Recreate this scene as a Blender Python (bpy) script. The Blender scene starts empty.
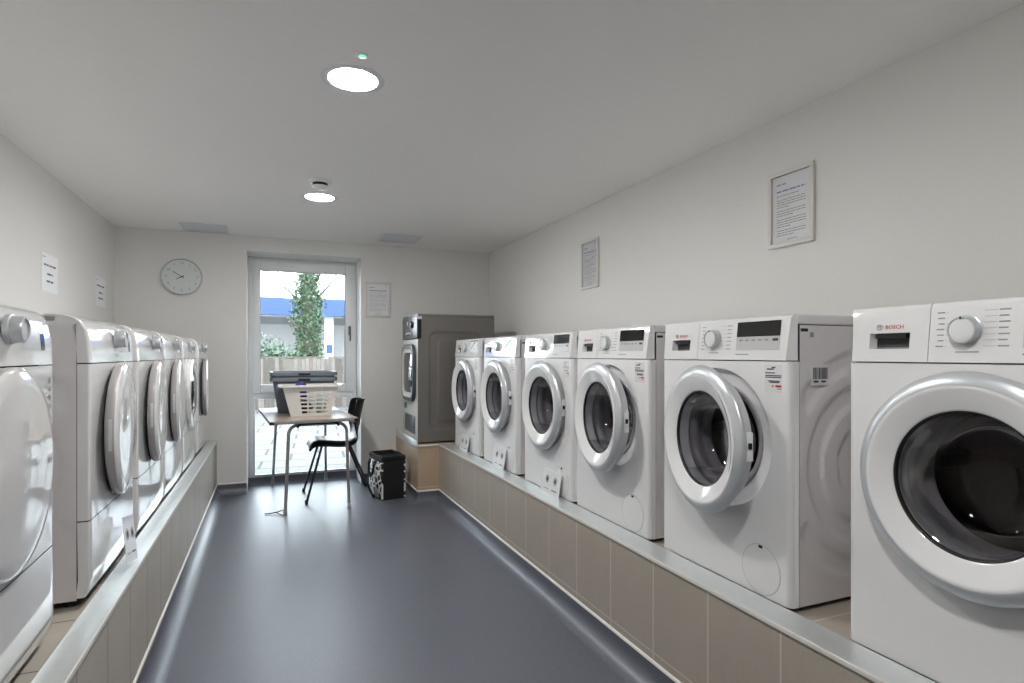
import bpy, bmesh, math, random
from mathutils import Vector, Matrix, noise
random.seed(7)
PI = math.pi
scene = bpy.context.scene
C = scene.collection
R = math.radians

# ------------------------------------------------------------------ materials
def lin(c):
    return tuple(((v/255)/12.92 if v/255 <= .04045 else ((v/255+.055)/1.055)**2.4) for v in c)

def mat(name, rgb, rough=.5, metal=0., spec=.5, coat=0., var=.03, nscale=6., bump=0., bscale=200.):
    m = bpy.data.materials.new(name); m.use_nodes = True
    nt = m.node_tree; b = nt.nodes['Principled BSDF']
    col = lin(rgb)
    tc = nt.nodes.new('ShaderNodeTexCoord')
    n = nt.nodes.new('ShaderNodeTexNoise'); n.inputs['Scale'].default_value = nscale; n.inputs['Detail'].default_value = 3
    nt.links.new(tc.outputs['Object'], n.inputs['Vector'])
    mx = nt.nodes.new('ShaderNodeMix'); mx.data_type = 'RGBA'
    mx.inputs['A'].default_value = (*[max(0, v*(1-var)) for v in col], 1)
    mx.inputs['B'].default_value = (*[min(1, v*(1+var)) for v in col], 1)
    nt.links.new(n.outputs['Fac'], mx.inputs['Factor'])
    nt.links.new(mx.outputs['Result'], b.inputs['Base Color'])
    b.inputs['Roughness'].default_value = rough; b.inputs['Metallic'].default_value = metal
    b.inputs['Specular IOR Level'].default_value = spec
    b.inputs['Coat Weight'].default_value = coat; b.inputs['Coat Roughness'].default_value = .04
    if bump:
        n2 = nt.nodes.new('ShaderNodeTexNoise'); n2.inputs['Scale'].default_value = bscale
        nt.links.new(tc.outputs['Object'], n2.inputs['Vector'])
        bp = nt.nodes.new('ShaderNodeBump'); bp.inputs['Strength'].default_value = bump; bp.inputs['Distance'].default_value = .002
        nt.links.new(n2.outputs['Fac'], bp.inputs['Height']); nt.links.new(bp.outputs['Normal'], b.inputs['Normal'])
    return m

def glass_mat(name, tint=(1, 1, 1), refl=1.0, ior=1.45, clear=1.0):
    m = bpy.data.materials.new(name); m.use_nodes = True
    nt = m.node_tree; nt.nodes.clear()
    o = nt.nodes.new('ShaderNodeOutputMaterial'); mix = nt.nodes.new('ShaderNodeMixShader')
    t = nt.nodes.new('ShaderNodeBsdfTransparent'); t.inputs['Color'].default_value = (*[v*clear for v in tint], 1)
    g = nt.nodes.new('ShaderNodeBsdfGlossy'); g.inputs['Roughness'].default_value = .02
    f = nt.nodes.new('ShaderNodeFresnel'); f.inputs['IOR'].default_value = ior
    mu = nt.nodes.new('ShaderNodeMath'); mu.operation = 'MULTIPLY'; mu.inputs[1].default_value = refl
    nt.links.new(f.outputs[0], mu.inputs[0]); nt.links.new(mu.outputs[0], mix.inputs[0])
    nt.links.new(t.outputs[0], mix.inputs[1]); nt.links.new(g.outputs[0], mix.inputs[2])
    nt.links.new(mix.outputs[0], o.inputs[0])
    return m

def emit_mat(name, rgb, s):
    m = bpy.data.materials.new(name); m.use_nodes = True
    b = m.node_tree.nodes['Principled BSDF']
    b.inputs['Base Color'].default_value = (.8, .8, .8, 1)
    b.inputs['Emission Color'].default_value = (*rgb, 1); b.inputs['Emission Strength'].default_value = s
    return m

def tile_mat(name, rgb, grout, y0, pitch, zrow, gw, rough=.45):
    m = mat(name, rgb, rough, var=.10, nscale=5)
    nt = m.node_tree; b = nt.nodes['Principled BSDF']
    src = b.inputs['Base Color'].links[0].from_socket
    geo = nt.nodes.new('ShaderNodeNewGeometry'); sep = nt.nodes.new('ShaderNodeSeparateXYZ')
    nt.links.new(geo.outputs['Position'], sep.inputs[0])
    # long vertical streaks of the stone-look tile
    mp = nt.nodes.new('ShaderNodeMapping'); mp.inputs['Scale'].default_value = (6, 60, 6)
    nt.links.new(geo.outputs['Position'], mp.inputs['Vector'])
    st = nt.nodes.new('ShaderNodeTexNoise'); st.inputs['Scale'].default_value = 1.5; nt.links.new(mp.outputs[0], st.inputs['Vector'])
    sm = nt.nodes.new('ShaderNodeMix'); sm.data_type = 'RGBA'; sm.blend_type = 'MULTIPLY'; sm.inputs['Factor'].default_value = .16
    nt.links.new(src, sm.inputs['A'])
    rr = nt.nodes.new('ShaderNodeMapRange'); rr.inputs['To Min'].default_value = .72; rr.inputs['To Max'].default_value = 1.25
    nt.links.new(st.outputs['Fac'], rr.inputs['Value']); 
    cmb = nt.nodes.new('ShaderNodeCombineColor')
    for i in range(3): nt.links.new(rr.outputs[0], cmb.inputs[i])
    nt.links.new(cmb.outputs[0], sm.inputs['B'])
    def mth(op, a, v=None, w=None):
        n = nt.nodes.new('ShaderNodeMath'); n.operation = op
        nt.links.new(a, n.inputs[0])
        if v is not None:
            if isinstance(v, (int, float)): n.inputs[1].default_value = v
            else: nt.links.new(v, n.inputs[1])
        return n.outputs[0]
    a = mth('SUBTRACT', sep.outputs['Y'], y0); a = mth('DIVIDE', a, pitch); a = mth('ADD', a, 100.5); a = mth('FRACT', a)
    a = mth('SUBTRACT', a, .5); a = mth('ABSOLUTE', a); a = mth('LESS_THAN', a, gw/pitch/2)
    z = mth('SUBTRACT', sep.outputs['Z'], zrow); z = mth('ABSOLUTE', z); z = mth('LESS_THAN', z, gw/2)
    f = mth('MAXIMUM', a, z)
    mx = nt.nodes.new('ShaderNodeMix'); mx.data_type = 'RGBA'
    nt.links.new(f, mx.inputs['Factor']); nt.links.new(sm.outputs['Result'], mx.inputs['A']); mx.inputs['B'].default_value = (*lin(grout), 1)
    nt.links.new(mx.outputs['Result'], b.inputs['Base Color'])
    return m

def floor_mat():
    m = mat('vinyl floor', (88, 91, 102), .40, spec=.9, var=.06, nscale=2.5)
    nt = m.node_tree; b = nt.nodes['Principled BSDF']
    src = b.inputs['Base Color'].links[0].from_socket
    tc = nt.nodes.new('ShaderNodeTexCoord')
    v = nt.nodes.new('ShaderNodeTexVoronoi'); v.inputs['Scale'].default_value = 170
    nt.links.new(tc.outputs['Object'], v.inputs['Vector'])
    r = nt.nodes.new('ShaderNodeMath'); r.operation = 'LESS_THAN'; r.inputs[1].default_value = .22
    nt.links.new(v.outputs['Distance'], r.inputs[0])
    mu = nt.nodes.new('ShaderNodeMath'); mu.operation = 'MULTIPLY'; mu.inputs[1].default_value = .38; nt.links.new(r.outputs[0], mu.inputs[0])
    mx = nt.nodes.new('ShaderNodeMix'); mx.data_type = 'RGBA'; mx.inputs['B'].default_value = (*lin((138, 142, 152)), 1)
    nt.links.new(mu.outputs[0], mx.inputs['Factor']); nt.links.new(src, mx.inputs['A']); nt.links.new(mx.outputs['Result'], b.inputs['Base Color'])
    n2 = nt.nodes.new('ShaderNodeTexNoise'); n2.inputs['Scale'].default_value = 180; nt.links.new(tc.outputs['Object'], n2.inputs['Vector'])
    bp = nt.nodes.new('ShaderNodeBump'); bp.inputs['Strength'].default_value = .22; bp.inputs['Distance'].default_value = .0015
    nt.links.new(n2.outputs['Fac'], bp.inputs['Height']); nt.links.new(bp.outputs['Normal'], b.inputs['Normal'])
    return m

def pattern_mat():   # white fabric with dark giraffe patches
    m = mat('giraffe fabric', (30, 30, 32), .7)
    nt = m.node_tree; b = nt.nodes['Principled BSDF']
    geo = nt.nodes.new('ShaderNodeNewGeometry')
    v = nt.nodes.new('ShaderNodeTexVoronoi'); v.feature = 'DISTANCE_TO_EDGE'; v.inputs['Scale'].default_value = 17
    nt.links.new(geo.outputs['Position'], v.inputs['Vector'])
    r = nt.nodes.new('ShaderNodeMath'); r.operation = 'LESS_THAN'; r.inputs[1].default_value = .125
    nt.links.new(v.outputs['Distance'], r.inputs[0])
    mx = nt.nodes.new('ShaderNodeMix'); mx.data_type = 'RGBA'; mx.inputs['A'].default_value = (*lin((40, 41, 44)), 1); mx.inputs['B'].default_value = (*lin((225, 224, 220)), 1)
    nt.links.new(r.outputs[0], mx.inputs['Factor']); nt.links.new(mx.outputs['Result'], b.inputs['Base Color'])
    return m

def paving_mat():
    m = mat('garden paving', (88, 86, 82), .8, var=.1, nscale=1.2)
    nt = m.node_tree; b = nt.nodes['Principled BSDF']
    src = b.inputs['Base Color'].links[0].from_socket
    geo = nt.nodes.new('ShaderNodeNewGeometry')
    mp = nt.nodes.new('ShaderNodeMapping'); mp.inputs['Rotation'].default_value = (0, 0, R(4))
    nt.links.new(geo.outputs['Position'], mp.inputs['Vector'])
    br = nt.nodes.new('ShaderNodeTexBrick'); br.inputs['Scale'].default_value = 1.0
    br.inputs['Brick Width'].default_value = .6; br.inputs['Row Height'].default_value = .45; br.inputs['Mortar Size'].default_value = .016
    br.inputs['Color1'].default_value = (1, 1, 1, 1); br.inputs['Color2'].default_value = (.86, .86, .86, 1); br.inputs['Mortar'].default_value = (.12, .11, .10, 1)
    nt.links.new(mp.outputs[0], br.inputs['Vector'])
    mx = nt.nodes.new('ShaderNodeMix'); mx.data_type = 'RGBA'; mx.blend_type = 'MULTIPLY'; mx.inputs['Factor'].default_value = 1
    nt.links.new(src, mx.inputs['A']); nt.links.new(br.outputs['Color'], mx.inputs['B']); nt.links.new(mx.outputs['Result'], b.inputs['Base Color'])
    return m

M = {}
M['wall'] = mat('wall paint', (232, 231, 228), .65, spec=.3, var=.012, nscale=1.5)
M['ceil'] = mat('ceiling paint', (250, 249, 247), .8, spec=.2, var=.01, nscale=1.2)
M['floor'] = floor_mat()
M['cap'] = mat('cove cap strip', (218, 216, 210), .45)
M['tileR'] = tile_mat('plinth tile right', (170, 161, 149), (200, 194, 184), 1.19, .288, .128, .006)
M['tileL'] = tile_mat('plinth tile left with glare', (178, 171, 160), (100, 95, 88), 1.995, .2885, -1, .006)  # same tile as the right plinth, with glare put into a lighter colour
M['tileE'] = tile_mat('plinth tile end', (188, 166, 142), (214, 204, 190), 50.07, 100, .125, .005)
M['alu'] = mat('brushed aluminium', (214, 219, 219), .34, metal=.65, var=.05, nscale=30)
M['white'] = mat('white enamel', (229, 229, 230), .28, spec=.5, var=.008)
M['gloss'] = mat('white gloss plastic', (230, 230, 231), .08, spec=.6, coat=.8, var=.004)
M['side'] = mat('white steel side', (222, 219, 220), .42, var=.01)
M['ring'] = mat('white door ring', (232, 232, 233), .14, spec=.6, coat=.3, var=.006)
M['silver'] = mat('silver trim', (204, 208, 212), .32, metal=.45, var=.02)
M['greyrim'] = mat('grey door rim', (206, 207, 210), .3, spec=.5, var=.02)
M['doorrim'] = mat('dryer door edge shading', (168, 164, 164), .3, var=.02)  # shading of the white dome door's rim, painted in as grey
M['chrome'] = mat('polished chrome', (205, 207, 210), .12, metal=1.)
M['rubber'] = mat('grey rubber gasket', (150, 147, 152), .38, spec=.5)
M['drum'] = mat('steel drum', (86, 78, 76), .30, metal=1., var=.2, nscale=90)
M['dark'] = mat('black plastic', (20, 20, 22), .4)
M['gap'] = mat('dark seam', (62, 61, 63), .7)
M['lcd'] = mat('black display glass', (10, 10, 12), .06, spec=.8)
M['touch'] = mat('grey touch strip', (196, 196, 198), .25)
M['print'] = mat('grey print', (150, 149, 152), .6)
M['ink'] = mat('dark ink', (62, 62, 66), .6)
M['red'] = mat('red print', (196, 30, 38), .5)
M['blue'] = mat('blue print', (44, 92, 186), .5)
M['green'] = mat('green print', (24, 120, 96), .5)
M['paper'] = mat('white paper', (244, 245, 248), .6)
M['card'] = mat('laminated card', (226, 226, 228), .22, coat=.4)
M['frame'] = mat('pale notice frame', (224, 221, 217), .4)
M['bowl'] = glass_mat('door bowl glass', (.74, .74, .76), .55, 1.5)
M['pane'] = glass_mat('window glass', (.97, .985, .98), .75, 1.45)
M['acryl'] = glass_mat('frame glazing', (1, 1, 1), .35, 1.4)
M['upvc'] = mat('white upvc', (247, 248, 249), .3)
M['steelgrey'] = mat('grey painted steel', (112, 109, 105), .42, spec=.5, var=.04)
M['stainless'] = mat('pale steel front', (208, 206, 200), .35, spec=.5)
M['panelblue'] = mat('dark blue panel', (62, 70, 80), .3)
M['clockface'] = mat('clock face', (222, 228, 226), .5)
M['clockrim'] = mat('pale clock rim', (198, 203, 203), .35)
M['vent'] = mat('pale grille', (226, 230, 236), .5)
M['lamp'] = emit_mat('lamp diffuser', (1., .985, .955), 190.)
M['led'] = emit_mat('green led', (.05, 1., .35), 1.2)
M['tabletop'] = mat('table laminate', (188, 172, 158), .22, spec=.6, var=.08, nscale=9)
M['tabledge'] = mat('table edge', (150, 148, 148), .4)
M['tube'] = mat('steel tube', (196, 194, 190), .34, metal=.8)
M['poly'] = mat('black polypropylene', (22, 22, 25), .34, spec=.4, bump=.1)
M['legblack'] = mat('black steel tube', (40, 40, 44), .35)
M['tub'] = mat('grey tub plastic', (112, 120, 130), .45)
M['basket'] = mat('white basket plastic', (226, 224, 220), .4)
M['purple'] = mat('purple cloth', (74, 66, 148), .9)
M['darkcloth'] = mat('dark cloth', (38, 36, 52), .9)
M['greencloth'] = mat('pale green cloth', (172, 200, 184), .9)
M['bag'] = mat('black bag fabric', (14, 14, 16), .75, bump=.3)
M['giraffe'] = pattern_mat()
M['paving'] = paving_mat()
M['fence'] = mat('weathered fence boards', (92, 84, 77), .85, var=.25, nscale=14)
M['fence2'] = mat('pale fence boards', (104, 96, 89), .85, var=.25, nscale=14)
M['fence3'] = mat('dark fence boards', (76, 69, 63), .85, var=.25, nscale=14)
M['bark'] = mat('tree bark', (74, 68, 61), .9, var=.25, nscale=8)
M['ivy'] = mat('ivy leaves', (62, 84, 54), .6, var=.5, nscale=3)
M['ivyd'] = mat('dark ivy leaves', (44, 65, 46), .6, var=.4, nscale=3)  # darker leaf tone, mixed in at random
M['bush'] = mat('bush leaves', (88, 98, 88), .7, var=.35, nscale=3)
M['canblue'] = mat('blue canopy fascia', (26, 58, 108), .4, var=.05, nscale=.3)
M['canwhite'] = mat('white canopy', (200, 203, 206), .5)
M['rend'] = mat('pale render', (196, 197, 198), .8)

# ------------------------------------------------------------------ mesh helpers
class MB:
    def __init__(s):
        s.bm = bmesh.new(); s.mats = []; s.flat = []
    def mi(s, m):
        if m not in s.mats: s.mats.append(m)
        return s.mats.index(m)
    def face(s, vs, m):
        try: f = s.bm.faces.new(vs)
        except ValueError: return None
        f.material_index = s.mi(m); return f
    def quad(s, pts, m):
        return s.face([s.bm.verts.new(p) for p in pts], m)
    def grid(s, rows, m, cu=False, cv=False, skip=None):
        """rows: list of lists of points; cu closes along a row, cv closes the rows"""
        V = [[s.bm.verts.new(p) for p in r] for r in rows]
        nr, nc = len(V), len(V[0])
        for i in range(nr if cv else nr-1):
            for j in range(nc if cu else nc-1):
                if skip and skip(i, j): continue
                a, b, c, d = V[i][j], V[i][(j+1) % nc], V[(i+1) % nr][(j+1) % nc], V[(i+1) % nr][j]
                s.face([a, b, c, d], m(i, j) if callable(m) else m)
        return V
    def box(s, x0, x1, y0, y1, z0, z1, m, bev=0., T=None, seg=2):
        x0, x1 = min(x0, x1), max(x0, x1); y0, y1 = min(y0, y1), max(y0, y1); z0, z1 = min(z0, z1), max(z0, z1)
        P = [(x, y, z) for z in (z0, z1) for y in (y0, y1) for x in (x0, x1)]
        if T: P = [T @ Vector(p) for p in P]
        v = [s.bm.verts.new(p) for p in P]
        fs = []
        for q in ((0, 2, 3, 1), (4, 5, 7, 6), (0, 1, 5, 4), (2, 6, 7, 3), (0, 4, 6, 2), (1, 3, 7, 5)):
            fs.append(s.face([v[i] for i in q], m))
        if bev:
            es = list({e for f in fs for e in f.edges})
            r = bmesh.ops.bevel(s.bm, geom=es, offset=bev, segments=seg, affect='EDGES', profile=.5)
            for f in r['faces']: f.material_index = s.mi(m)
    def lathe(s, prof, m, axis='x', c=(0, 0, 0), n=64, closed=False, mats=None):
        """prof: (r, t); t runs along the axis"""
        rows = []
        for r, t in prof:
            row = []
            for k in range(n):
                a = 2*PI*k/n; u, w = r*math.cos(a), r*math.sin(a)
                p = {'x': (t, u, w), 'y': (u, t, w), 'z': (u, w, t)}[axis]
                row.append((c[0]+p[0], c[1]+p[1], c[2]+p[2]))
            rows.append(row)
        V = s.grid(rows, (lambda i, j: mats[i]) if mats else m, cu=True, cv=closed)
        return V
    def tube(s, pts, r, m, n=10, caps=True, radii=None):
        pts = [Vector(p) for p in pts]; rows = []; prev = None
        for i, p in enumerate(pts):
            if i == 0: t = pts[1]-p
            elif i == len(pts)-1: t = p-pts[i-1]
            else: t = (pts[i+1]-p).normalized()+(p-pts[i-1]).normalized()
            t.normalize()
            if prev is None:
                a = t.orthogonal().normalized()
            else:
                a = (prev-t*prev.dot(t)).normalized()
            prev = a; b = t.cross(a)
            rr = radii[i] if radii else r
            rows.append([p+a*math.cos(2*PI*k/n)*rr+b*math.sin(2*PI*k/n)*rr for k in range(n)])
        V = s.grid(rows, m, cu=True)
        if caps:
            s.face(list(reversed(V[0])), m); s.face(V[-1], m)
    def extrude(s, prof, a0, a1, m, axis='y', cap=True):
        """closed profile: (x,z) for axis y, (y,z) for x, (x,y) for z"""
        def P(p, a): return {'y': (p[0], a, p[1]), 'x': (a, p[0], p[1]), 'z': (p[0], p[1], a)}[axis]
        V = s.grid([[P(p, a0) for p in prof], [P(p, a1) for p in prof]], m, cu=True)
        if cap:
            s.face(list(reversed(V[0])), m); s.face(V[1], m)
    def text(s, txt, size, T, m, ext=.0003, align='CENTER'):
        cu = bpy.data.curves.new('t', 'FONT'); cu.body = txt; cu.size = size; cu.extrude = ext; cu.align_x = align; cu.align_y = 'CENTER'
        cu.resolution_u = 2
        ob = bpy.data.objects.new('t', cu); C.objects.link(ob)
        dg = bpy.context.evaluated_depsgraph_get(); me = bpy.data.meshes.new_from_object(ob.evaluated_get(dg))
        base = [s.bm.verts.new(T @ v.co) for v in me.vertices]
        for p in me.polygons: s.face([base[i] for i in p.vertices], m)
        bpy.data.objects.remove(ob); bpy.data.curves.remove(cu); bpy.data.meshes.remove(me)
    def build(s, name, parent=None, loc=None, angle=32, smooth=True, rotz=0, fix=True):
        bmesh.ops.remove_doubles(s.bm, verts=s.bm.verts, dist=1e-6)
        if fix: bmesh.ops.recalc_face_normals(s.bm, faces=s.bm.faces)
        for f in s.bm.faces: f.smooth = smooth
        for f in s.flat:
            if f.is_valid: f.smooth = False
        for e in s.bm.edges:
            if len(e.link_faces) == 2 and e.calc_face_angle(0) > R(angle): e.smooth = False
        me = bpy.data.meshes.new(name); s.bm.to_mesh(me); s.bm.free()
        for m in s.mats: me.materials.append(M[m])
        o = bpy.data.objects.new(name, me); C.objects.link(o)
        if parent: o.parent = parent
        if loc: o.location = loc
        o.rotation_euler.z = rotz
        return o

def tag(o, label, cat, group=None, kind=None):
    o['label'] = label; o['category'] = cat
    if group: o['group'] = group
    if kind: o['kind'] = kind
    return o
def struct(o):
    o['kind'] = 'structure'; return o
def thing(name, label, cat, loc=(0, 0, 0), rotz=0, group=None):
    o = bpy.data.objects.new(name, None); C.objects.link(o); o.empty_display_size = .1
    o.location = loc; o.rotation_euler = (0, 0, rotz)
    return tag(o, label, cat, group)
def copy_tree(o, parent=None):
    c = o.copy(); C.objects.link(c)
    if parent is not None:
        c.parent = parent
    for ch in list(o.children): copy_tree(ch, c)
    return c
def S(t):
    t = max(0., min(1., t)); return t*t*(3-2*t)
def rect_hole(mb, y0, y1, z0, z1, cy, cz, r, x, m, n=64):
    """flat panel at x with a round hole; returns the ring of hole points"""
    angs = [2*PI*k/n for k in range(n)]
    for (a, b) in ((y0, z0), (y1, z0), (y0, z1), (y1, z1)):
        angs.append(math.atan2(b-cz, a-cy) % (2*PI))
    angs = sorted(set(round(a, 6) for a in angs))
    inner, outer = [], []
    for a in angs:
        ca, sa = math.cos(a), math.sin(a); ts = []
        if ca > 1e-9: ts.append((y1-cy)/ca)
        if ca < -1e-9: ts.append((y0-cy)/ca)
        if sa > 1e-9: ts.append((z1-cz)/sa)
        if sa < -1e-9: ts.append((z0-cz)/sa)
        t = min(ts)
        inner.append((x, cy+r*ca, cz+r*sa)); outer.append((x, cy+t*ca, cz+t*sa))
    k = len(mb.bm.faces); mb.grid([inner, outer], m, cu=True); mb.bm.faces.ensure_lookup_table(); mb.flat += mb.bm.faces[k:]
    return inner

# ------------------------------------------------------------------ room
XR, XL, YB, ZC = 2.068, -1.183, 5.612, 2.266
YN = -2.3
XPR, XPL = 1.292, -.436
ZPR, ZPL = .4726, .4726
WY = 5.96                       # window plane
WX0, WX1, WZ1 = -.2, .783, 2.133

b = MB(); b.box(XL-.2, XR+.2, YN-.2, WY+.12, -.12, 0, 'floor'); struct(b.build('floor', smooth=False))
b = MB(); b.box(XL-.2, XR+.2, YN-.2, YB+.55, ZC, ZC+.15, 'ceil'); struct(b.build('ceiling', smooth=False))
b = MB(); b.box(XL-.2, XL, YN-.2, YB+.55, 0, ZC, 'wall'); struct(b.build('wall_left', smooth=False))
b = MB(); b.box(XR, XR+.2, YN-.2, YB+.55, 0, ZC, 'wall'); struct(b.build('wall_right', smooth=False))
b = MB(); b.box(XL, XR, YN-.2, YN, 0, ZC, 'wall'); struct(b.build('wall_front', smooth=False))
b = MB()
b.box(XL, WX0, YB, WY+.12, 0, ZC, 'wall'); b.box(WX1, XR, YB, WY+.12, 0, ZC, 'wall'); b.box(WX0, WX1, YB, WY+.12, WZ1, ZC, 'wall')
struct(b.build('wall_back', smooth=False))

def strip(name, p0, p1, n, prof, m, m0=0, m1=0, angle=60):
    """a profile (out, z) swept from p0 to p1; m0, m1 mitre the ends (+1 outer corner, -1 inner corner)"""
    mb = MB(); p0, p1, n = Vector((*p0, 0)), Vector((*p1, 0)), Vector((*n, 0)); d = (p1-p0).normalized()
    mb.grid([[p0+n*a-d*a*m0+Vector((0, 0, z)) for a, z in prof], [p1+n*a+d*a*m1+Vector((0, 0, z)) for a, z in prof]], m)
    return struct(mb.build(name, angle=angle))
def cove(name, p0, p1, n, h=.09, r=.075, m0=0, m1=0):
    prof = [(r, .0006)]
    for k in range(1, 9):
        a = k/8*PI/2; prof.append((r-(r-.004)*math.sin(a), .0006+(r*.8)*(1-math.cos(a))))
    prof += [(.004, h), (0, h)]
    return strip(name, p0, p1, n, prof, 'floor', m0, m1)
def capstrip(name, p0, p1, n, z=.09, h=.011, d=.007, m0=0, m1=0):
    return strip(name, p0, p1, n, [(0, z), (d, z), (d, z+h*.5), (d*.4, z+h), (0, z+h)], 'cap', m0, m1)
GX, GY = 1.112, 4.70             # grey-dryer plinth corner
for f_, nm in ((cove, ('baseboard_right', 'baseboard_left', 'baseboard_back', 'baseboard_corner', 'baseboard_end', 'baseboard_step')), (capstrip, ('trim_1', 'trim_2', 'trim_3', 'trim_6', 'trim_4', 'trim_5'))):
    k_ = {} if f_ is cove else {}
    f_(nm[0], (XPR, YN), (XPR, GY), (-1, 0), m1=-1)
    f_(nm[1], (XPL, YN), (XPL, YB), (1, 0), m1=-1)
    f_(nm[2], (XPL, YB), (WX0, YB), (0, -1), m0=-1)
    f_(nm[3], (WX1, YB), (GX, YB), (0, -1), m1=-1)
    f_(nm[4], (GX, GY), (XPR, GY), (0, -1), m0=1, m1=-1)
    f_(nm[5], (GX, GY), (GX, YB), (-1, 0), m0=1, m1=-1)
cove('baseboard_window', (WX0, WY-.02), (WX1, WY-.02), (0, -1), .068, .05)

# ---- plinths
p = thing('tiled_plinth', 'long beige tiled plinth along the right wall under the white washing machines', 'plinth', (XPR, 2, 0))
def pl_part(mb, name, par): 
    o = mb.build(name, par); o.location = -Vector(par.location); return o
b = MB(); b.box(XPR, XR-.002, YN+.002, GY, .001, ZPR-.008, 'tileR'); pl_part(b, 'tile_body', p)
b = MB(); b.extrude([(XPR-.002, ZPR-.007), (XPR+.082, ZPR-.007), (XPR+.088, ZPR+.010), (XPR+.085, ZPR+.011), (XPR+.058, ZPR+.004), (XPR-.002, ZPR+.003)], YN+.01, GY-.002, 'alu'); pl_part(b, 'metal_edge', p)
b = MB(); b.box(XPR-.006, XPR-.0005, YN+.01, GY-.002, ZPR-.011, ZPR+.004, 'cap', .002); pl_part(b, 'tile_trim', p)
p = thing('tiled_plinth', 'tiled plinth with glare-lightened tile colour along the left wall under the tumble dryers', 'plinth', (XPL, 2, 0))
b = MB(); b.box(XL+.002, XPL, YN+.002, YB-.002, .001, ZPL-.006, 'tileL'); pl_part(b, 'tile_body', p)
b = MB(); b.extrude([(XPL+.002, ZPL-.005), (XPL-.058, ZPL-.005), (XPL-.064, ZPL+.012), (XPL-.061, ZPL+.013), (XPL-.040, ZPL+.005), (XPL+.002, ZPL+.004)], YN+.01, YB-.01, 'alu'); pl_part(b, 'metal_edge', p)
b = MB(); b.box(XPL+.0005, XPL+.006, YN+.01, YB-.01, ZPL-.013, ZPL+.004, 'cap', .002); pl_part(b, 'tile_trim', p)
p = thing('tiled_plinth', 'short beige tiled plinth in the back corner under the grey dryer', 'plinth', (GX, GY, 0))
b = MB(); b.box(GX, XR-.002, GY+.001, YB-.002, .001, ZPR, 'tileE'); pl_part(b, 'tile_body', p)
b = MB(); b.box(GX-.004, GX-.0005, GY+.002, YB-.01, ZPR-.035, ZPR+.035, 'alu', .001); pl_part(b, 'metal_edge', p)
b = MB(); b.box(GX+.001, XPR-.008, GY-.006, GY+.0005, ZPR-.014, ZPR+.001, 'cap', .002); pl_part(b, 'tile_trim', p)

# ---- window
w = bpy.data.objects.new('window_1', None); C.objects.link(w); w['kind'] = 'structure'
def ringframe(mb, x0, x1, z0, z1, t, y0, y1, m, bev=.004, tb=None, tt=None):
    tb = t if tb is None else tb; tt = t if tt is None else tt
    mb.box(x0, x0+t, y0, y1, z0, z1, m, bev); mb.box(x1-t, x1, y0, y1, z0, z1, m, bev)
    mb.box(x0+t, x1-t, y0, y1, z0, z0+tb, m, bev); mb.box(x0+t, x1-t, y0, y1, z1-tt, z1, m, bev)
b = MB(); ringframe(b, WX0+.001, WX1-.001, .002, WZ1-.001, .042, WY, WY+.07, 'upvc', tb=.07)
b.box(WX0+.043, WX1-.043, WY, WY+.07, .815, .87, 'upvc', .004)
b.build('window_frame', w)
b = MB(); ringframe(b, WX0+.038, WX1-.038, .855, WZ1-.03, .068, WY-.022, WY+.05, 'upvc', .006, .08, .092)
sash = b.build('sash', w)
b = MB(); b.box(WX0+.1, WX1-.1, WY+.015, WY+.021, .93, WZ1-.115, 'pane'); b.build('pane', sash)
b = MB(); ringframe(b, WX0+.10, WX1-.10, .93, WZ1-.118, .006, WY-.012, WY+.01, 'gap', 0); b.build('gasket', sash)
b = MB(); b.box(WX0+.04, WX1-.04, WY+.022, WY+.028, .07, .82, 'pane'); b.build('pane', w)
b = MB(); ringframe(b, WX0+.042, WX1-.042, .072, .815, .016, WY-.004, WY+.02, 'upvc', .003); b.build('glazing_bead', w)
b = MB(); b.box(.07, .52, WY-.034, WY-.022, 2.052, 2.082, 'upvc', .004); b.build('trickle_vent', sash)
b = MB(); b.box(.706, .728, WY-.034, WY-.022, 1.41, 1.50, 'dark', .004); b.box(.708, .726, WY-.062, WY-.034, 1.46, 1.478, 'dark', .004)
b.box(.710, .724, WY-.072, WY-.056, 1.352, 1.478, 'dark', .005); b.build('window_handle', sash)
for z in (.93, 2.03):
    b = MB(); b.lathe([(0, z-.04), (.008, z-.04), (.008, z+.04), (0, z+.04)], 'upvc', 'z', (WX0+.03, WY-.012, 0), 16); b.build('hinge', w)
b = MB(); b.box(WX0-.02, WX1+.02, WY+.07, WY+.14, 0.0, .05, 'rend'); b.build('window_sill', w)

# ------------------------------------------------------------------ ceiling fittings
def downlight(x, y, label):
    t = thing('downlight', label, 'ceiling light', (x, y, ZC), 0, 'round recessed ceiling lights')
    b = MB(); b.lathe([(.117, -.0008), (.1165, -.003), (.104, -.0045), (.092, -.0045), (.090, -.003), (.090, -.0008)], 'vent', 'z', n=56); b.build('bezel', t)
    b = MB(); V = b.lathe([(.0895, -.0036), (.084, -.0060), (.06, -.0078), (.03, -.0084)], 'lamp', 'z', n=48); b.face(V[1], 'lamp'); b.build('diffuser', t, fix=True)
downlight(.287, 2.27, 'large bright round ceiling light nearest the camera')
downlight(.297, 4.054, 'smaller looking round ceiling light beside the smoke detector')
downlight(.28, .48, 'round ceiling light overhead out of the picture')
t = thing('smoke_detector', 'white smoke detector with dark slot on the ceiling before far light', 'smoke detector', (.271, 3.669, ZC))
b = MB(); b.lathe([(.066, -.0008), (.066, -.010), (.058, -.016), (.046, -.018), (0, -.018)], 'upvc', 'z', n=40); b.build('base', t)
b = MB(); b.lathe([(.044, -.018), (.044, -.034), (0, -.034)], 'dark', 'z', n=32); b.build('sensor_slot', t)
b = MB(); b.lathe([(.046, -.034), (.046, -.040), (.030, -.050), (0, -.052)], 'upvc', 'z', n=32); b.build('cap', t)
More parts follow.
